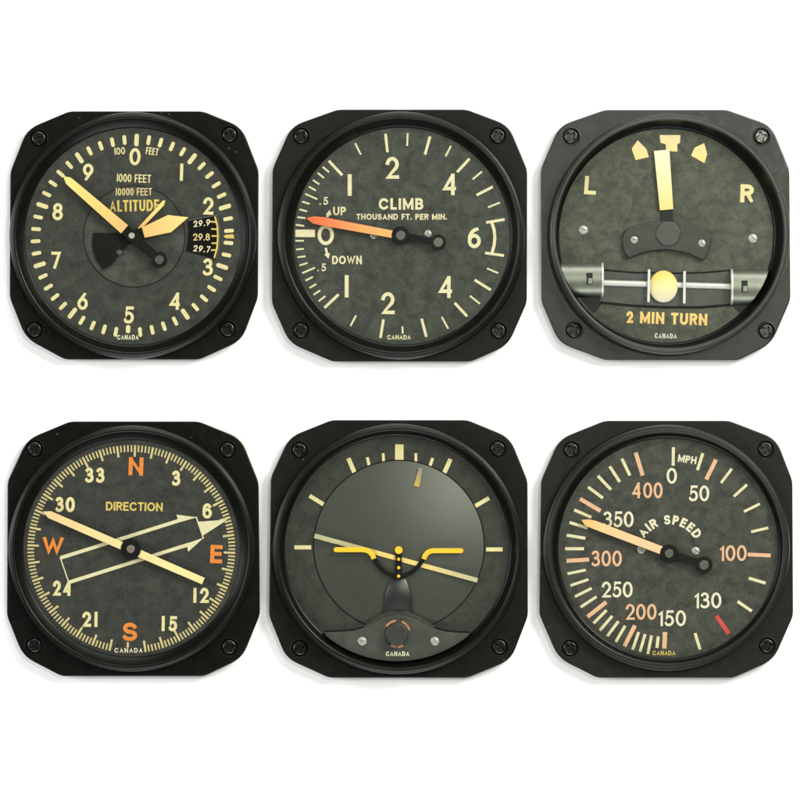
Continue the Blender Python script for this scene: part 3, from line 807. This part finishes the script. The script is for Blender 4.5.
x, y, _ = g.loc(397, 402)
hd = link('horizon_disc', dome_mesh(251*K, 6.0, .3, n=128, rings=24), mat('horizon_disc_paint', (0.030,0.036,0.022), rough=.38, spec=.85, mottle=.14, mscale=500, bump=.10, bscale=3500, grain=.12), root, (x, y, Z_DIAL*S))
s = Sheet(g, .45); s.ribbon(circle_pts(397,402,253,128), 3.5, True); s.build('disc_edge', M['scribe'], dial)
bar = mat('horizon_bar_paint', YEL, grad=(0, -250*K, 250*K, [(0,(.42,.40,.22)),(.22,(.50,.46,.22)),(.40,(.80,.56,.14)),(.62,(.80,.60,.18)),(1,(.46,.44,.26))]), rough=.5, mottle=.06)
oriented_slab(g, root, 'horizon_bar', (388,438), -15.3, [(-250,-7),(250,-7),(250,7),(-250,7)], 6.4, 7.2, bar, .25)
oriented_slab(g, root, 'bank_pointer', (455,199), 77.5, [(-28,-8),(28,-6.5),(28,6.5),(-28,8)], 3.2, 4.4, mat('bank_pointer_paint', YEL, grad=(0, -28*K, 28*K, [(0,(.62,.38,.07)),(.4,(.44,.32,.10)),(1,(.22,.23,.15))]), rough=.5, mottle=.06), .25)
# lower cover and its raised plate
def clipc(v, c=(393,407), r=327):   # half chord of the dial at height v
    return math.sqrt(max(0, r*r-(v-c[1])**2))
def hump(peak, base, xc=395, wl=62, wr=62):
    out = []
    for k in range(41):
        u = 160+(630-160)*k/40
        t = (u-xc)/(wl if u < xc else wr)
        out.append((u, base-(base-peak)*math.exp(-t*t*0.62)))
    return out
hp1 = hump(593, 640, 393, 54, 50)
pts = [p for p in hp1 if 270 <= p[0] <= 520]
cover = [(120, 590)]
cov = [(292,640),(312,628),(330,614),(348,603),(370,596),(395,593),(420,596),(440,603),(460,615),(482,628),(504,640),(500,652),(395,660),(300,652)]
slab(g, root, 'lower_cover', cov, .3, 5.2, mat('cover_paint', (0.034,0.037,0.027), rough=.6, spec=.3, mottle=.4, mscale=820, grain=.3), .4)
pt_top = [(176,658),(225,656),(262,653),(290,645),(318,631),(345,618),(370,610),(395,607),(420,610),(446,619),(474,634),(505,648),(535,656),(570,659),(606,660)]
lowarc2 = [(391+334*math.cos(math.radians(a)), 410+334*math.sin(math.radians(a))) for a in range(51, 131, 3)]
pl = slab(g, root, 'lower_plate', pt_top+lowarc2, 4.0, 6.6, mat('lower_plate_paint', (0.044,0.049,0.037), rough=.52, spec=.38, mottle=.3, mscale=820, grain=.13), .6)
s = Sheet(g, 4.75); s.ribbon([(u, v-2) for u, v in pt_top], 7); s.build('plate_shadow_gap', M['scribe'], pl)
for u, v, a in ((288,684,75),(503,684,40)): slot_screw(g, pl, u, v, 13, a, 6.6)
text(g, pl, 'lettering', 'CANADA', 393, 721, 14, 3.2, M['pale'], width=70, z=6.85)
kb = puck(g, root, 'setting_knob', 391, 662, 34, 6.6, 17, mat('knob_plastic', (0.022,0.024,0.018), rough=.45, spec=.5, mottle=.2, bump=.1), 1.2)
s = Sheet(g, 6.9)
for a0 in (62, 92, 215, 240, 292, 318):
    s.ribbon([(391+38.5*math.cos(math.radians(a0+k*5)), 662+38.5*math.sin(math.radians(a0+k*5))) for k in range(6)], 6.5)
d = s.build('knob_marks', mat('knob_mark_paint', (.55,.24,.10), rough=.6, mottle=.3), pl)
def curved_neck(m):
    rows = [(484,18),(495,21),(506,26),(520,31),(536,36),(552,39),(568,41),(584,43),(600,44)]
    vs = []; fs = []
    for i, (v, hw) in enumerate(rows):
        t = i/(len(rows)-1); zt = 4.6+3.6*math.sin(math.pi*min(1, t*1.02))**1.0
        c = 395-t*1
        for u, z in ((c-hw, 1.5), (c-hw, zt-.5), (c-hw+2.5, zt), (c, zt+.3), (c+hw-2.5, zt), (c+hw, zt-.5), (c+hw, 1.5)): vs.append(g.loc(u, v, Z_DIAL+z))
    for i in range(len(rows)-1):
        for k in range(6): fs.append((i*7+k, i*7+k+1, i*7+7+k+1, i*7+7+k))
    me = mesh_from(vs, fs, True)
    bm = bmesh.new(); bm.from_mesh(me); bmesh.ops.recalc_face_normals(bm, faces=bm.faces)
    if sum(q.normal.z for q in bm.faces) < 0:
        for q in bm.faces: q.normal_flip()
    bm.to_mesh(me); bm.free()
    return link('neck', me, m, root)
# neck, fuselage post, wings
curved_neck( mat('neck_plastic', (0.007,0.008,0.006), rough=.40, spec=.7, mottle=.2, bump=.12))
wp = slab(g, root, 'wing_bracket', (lambda P_: P_)( (lambda L, R: L+R[::-1])(*offset([(324,434),(330,450),(342,466),(358,480),(378,489),(395,492),(414,489),(434,480),(451,466),(463,450),(470,436)], 6.5)) ), 8.0, 9.4, M['black'], .4)
pst = slab(g, root, 'fuselage_post', [(387,414),(405,414),(406,500),(386,500)], 8.6, 10.0, M['black'], .3)
puck(g, pst, 'nose_dot', 396, 414, 11.5, 9.9, 10.7, M['vividyellow'], .3)
for v in (441, 466, 491): puck(g, pst, 'fuselage_dot', 396, v, 4.8, 9.8, 10.3, M['vividyellow'], .15)
def wing(side, path):
    L, R = offset(path, 7.5)
    n = 8; a, b = Vector(path[0]), Vector(path[1]); d = (a-b).normalized()
    cap = []
    for k in range(1, n):
        th = math.pi*k/n
        q = a+Vector((-d.y, d.x))*math.cos(th)*(-7.5)*(-1)+d*7.5*math.sin(th); cap.append(tuple(q))
    # order: L (start..end), R reversed (end..start), cap from R[0] back to L[0]
    if (Vector(cap[0])-Vector(R[0])).length > (Vector(cap[-1])-Vector(R[0])).length: cap = cap[::-1]
    return slab(g, root, 'wing', L+R[::-1]+cap, 9.0, 10.6, M['vividyellow'], .5)
wing(0, [(211,413),(250,413),(292,413),(302,415),(311,420),(319,429),(323,440)])
wing(1, [(580,416),(540,416),(500,416),(490,417),(481,422),(474,430),(470,441)])

# =================================================================== 6 AIRSPEED
g, root, dial = gauge('airspeed_indicator', 'black AIR SPEED dial in MPH with peach pointer and red mark',
    'airspeed gauge', 530, 410,
    [(222,32),(590,32),(730,86),(778,210),(780,610),(722,741),(602,794),(200,794),(84,736),(28,606),(33,210),(87,86)],
    [(123,118),(699,116),(703,699),(119,706)], [35, 70, 20, 55],
    plastic('haze_lifted_black_plastic', (0.0185,0.0200,0.0150), 0.52, 0.45), dialmat('grey_dial', (0.0499,0.0519,0.0410)),  # plastic base lightened to carry reflective haze; the specks are dust
    (404,408), (410,410), 326, 341, 366, 11, BEZ6)
C_ = [((425,110),(424,165),9),((512,128),(496,178),9),((598,174),(566,216),8),((643,221),(604,256),8),((681,278),(634,301),8),((706,349),(655,361),8),((698,513),(648,498),9),((657,596),(615,567),9),((504,710),(489,661),9),((380,671),(376,705),9),
      ((111,485),(165,474),8),((120,520),(173,502),8),((133,553),(183,528),8),((150,584),(197,553),8),((188,632),(227,593),8.5),((207,653),(244,610),8.5),((229,670),(262,626),8.5),((254,687),(282,639),8.5),((304,710),(322,658),8.5),((326,716),(341,664),8.5),((349,723),(360,668),8.5),
      ((272,144),(296,194),9),((236,167),(266,213),9),((201,195),(240,236),9),((172,228),(216,261),9),((131,296),(182,318),9),((117,333),(171,350),9),((109,371),(164,380),9),((104,411),(160,411),9)]
P_ = [((551,147),(522,206),12),((645,428),(713,431),11),((398,707),(400,658),13),((280,700),(311,638),12),((170,613),(226,569),12),((108,447),(175,443),12),((148,263),(209,299),12),((313,126),(334,194),12)]
s = Sheet(g)
for p, q, w_ in C_: s.tick(p, q, w_)
s.build('minor_tick_marking', M['cream2'], dial)
for p, q, w_ in P_:
    s = Sheet(g); s.tick(p, q, w_); s.build('major_tick_marking', M['pink'], dial)
s = Sheet(g); s.tick((552,610),(589,663), 13); s.build('limit_mark', M['red'], dial)
for st, u, v, wd, m in (('0',420,195,30,'pale'),('50',501,247,60,'pale'),('i00',602,424,80,'pink'),('i30',527,564,80,'pale'),('i50',421,617,82,'pale'),('200',329,598,92,'pink'),('250',258,532,92,'pale'),('300',227,440,90,'pink'),('350',262,324,90,'pale'),('400',347,238,92,'pink')):
    text(g, dial, 'numeral', st, u, v, 47, 7.1, M[m], width=wd if len(st) > 1 else None, ws=.98)
text(g, dial, 'lettering', 'MPH', 466, 146, 22, 4.6, M['pale'], width=55, rot=8)
s = Sheet(g); draw_text(s, 'AIR SPEED', 413, 424, 28, 6.6, arc_r=85, rot=1, gap=5.5); s.build('lettering', M['pale'], dial)
text(g, dial, 'lettering', 'CANADA', 397, 720, 13.5, 2.9, M['yellow'], width=68)
for u, v, a in ((330,413,70),(491,418,50)): slot_screw(g, dial, u, v, 12.5, a)
P = (411, 424)
pt = oriented_slab(g, root, 'pointer', P, 159.1, [(20,-12),(236,-12.5),(258,-9),(278,0),(262,12),(236,13),(20,12)], 5.0, 6.5,
    mat('peach_pointer_paint', YEL, grad=(0, 20*K, 278*K, [(0,(.82,.52,.28)),(.7,(.82,.54,.25)),(.9,(.80,.50,.16)),(1,(.78,.48,.12))]), rough=.5, mottle=.08), .45)
tl = oriented_slab(g, pt, 'counterweight', P, 0, tail_pts(10, 109, 24, 25), 5.0, 6.6, M['black'], .45); tl.location = (0,0,0); tl.rotation_euler = (0,0,math.radians(182.5))
o = puck(g, tl, 'counterweight_inset', 0, 0, 14, 6.4, 6.9, M['pin'], .25); o.location = (109*K*S,0,0)
h = hub_disc(g, root, 411, 424, 27, 5.2, 13)

# =================================================================== the white surface
me = mesh_from([(-2.5,-2.5,0),(2.5,-2.5,0),(2.5,2.5,0),(-2.5,2.5,0)], [(0,1,2,3)])
t = link('table_surface', me, mat('white_paper', (0.9, 0.9, 0.9), rough=.8, spec=.2, gain=1), None)
t['kind'] = 'structure'; t['label'] = 'plain white sheet the six gauges lie on'

# =================================================================== light
w = bpy.data.worlds.new('World'); scene.world = w; w.use_nodes = True
bg = w.node_tree.nodes['Background']; bg.inputs['Color'].default_value = (0.95, 0.97, 1.0, 1); bg.inputs['Strength'].default_value = 0.06
def area(name, pos, size, power, col=(1, 1, 1), target=(0, 0, 0)):
    l = bpy.data.lights.new(name, 'AREA'); l.shape = 'RECTANGLE'; l.size, l.size_y = size; l.energy = power; l.color = col
    o = bpy.data.objects.new(name, l); COL.objects.link(o); o.location = pos
    d = Vector(target)-Vector(pos); o.rotation_euler = d.to_track_quat('-Z', 'Y').to_euler()
    return o
PW = 0.74
area('key_softbox', (0.62, 0.46, 0.72), (0.36, 0.36), 14*PW, (1, 0.99, 0.92))
area('top_softbox', (0.05, 0.95, 0.62), (0.8, 0.3), 9.0*PW, (1, 0.99, 0.97))
area('left_softbox', (-0.85, 0.1, 0.60), (0.3, 0.8), 9.0*PW, (0.98, 0.99, 1))
area('lower_softbox', (0.0, -0.9, 0.62), (0.8, 0.3), 9.0*PW)

area('overhead_lamp', (0.27, 0.20, 1.15), (0.11, 0.11), 3.2, (0.95, 1, 0.82), (0.05, 0, 0))

# =================================================================== camera
cam = bpy.data.cameras.new('camera'); co = bpy.data.objects.new('camera', cam); COL.objects.link(co)
D = 4200.0
co.location = (0, 0, (Z_DIAL+D)*S); co.rotation_euler = (0, 0, 0)
cam.sensor_width = 36; cam.lens = 36*D/800.0; cam.clip_start = 0.01; cam.clip_end = 100
scene.camera = co
scene.view_settings.view_transform = 'Standard'; scene.view_settings.look = 'None'
scene.view_settings.exposure = 0; scene.view_settings.gamma = 1
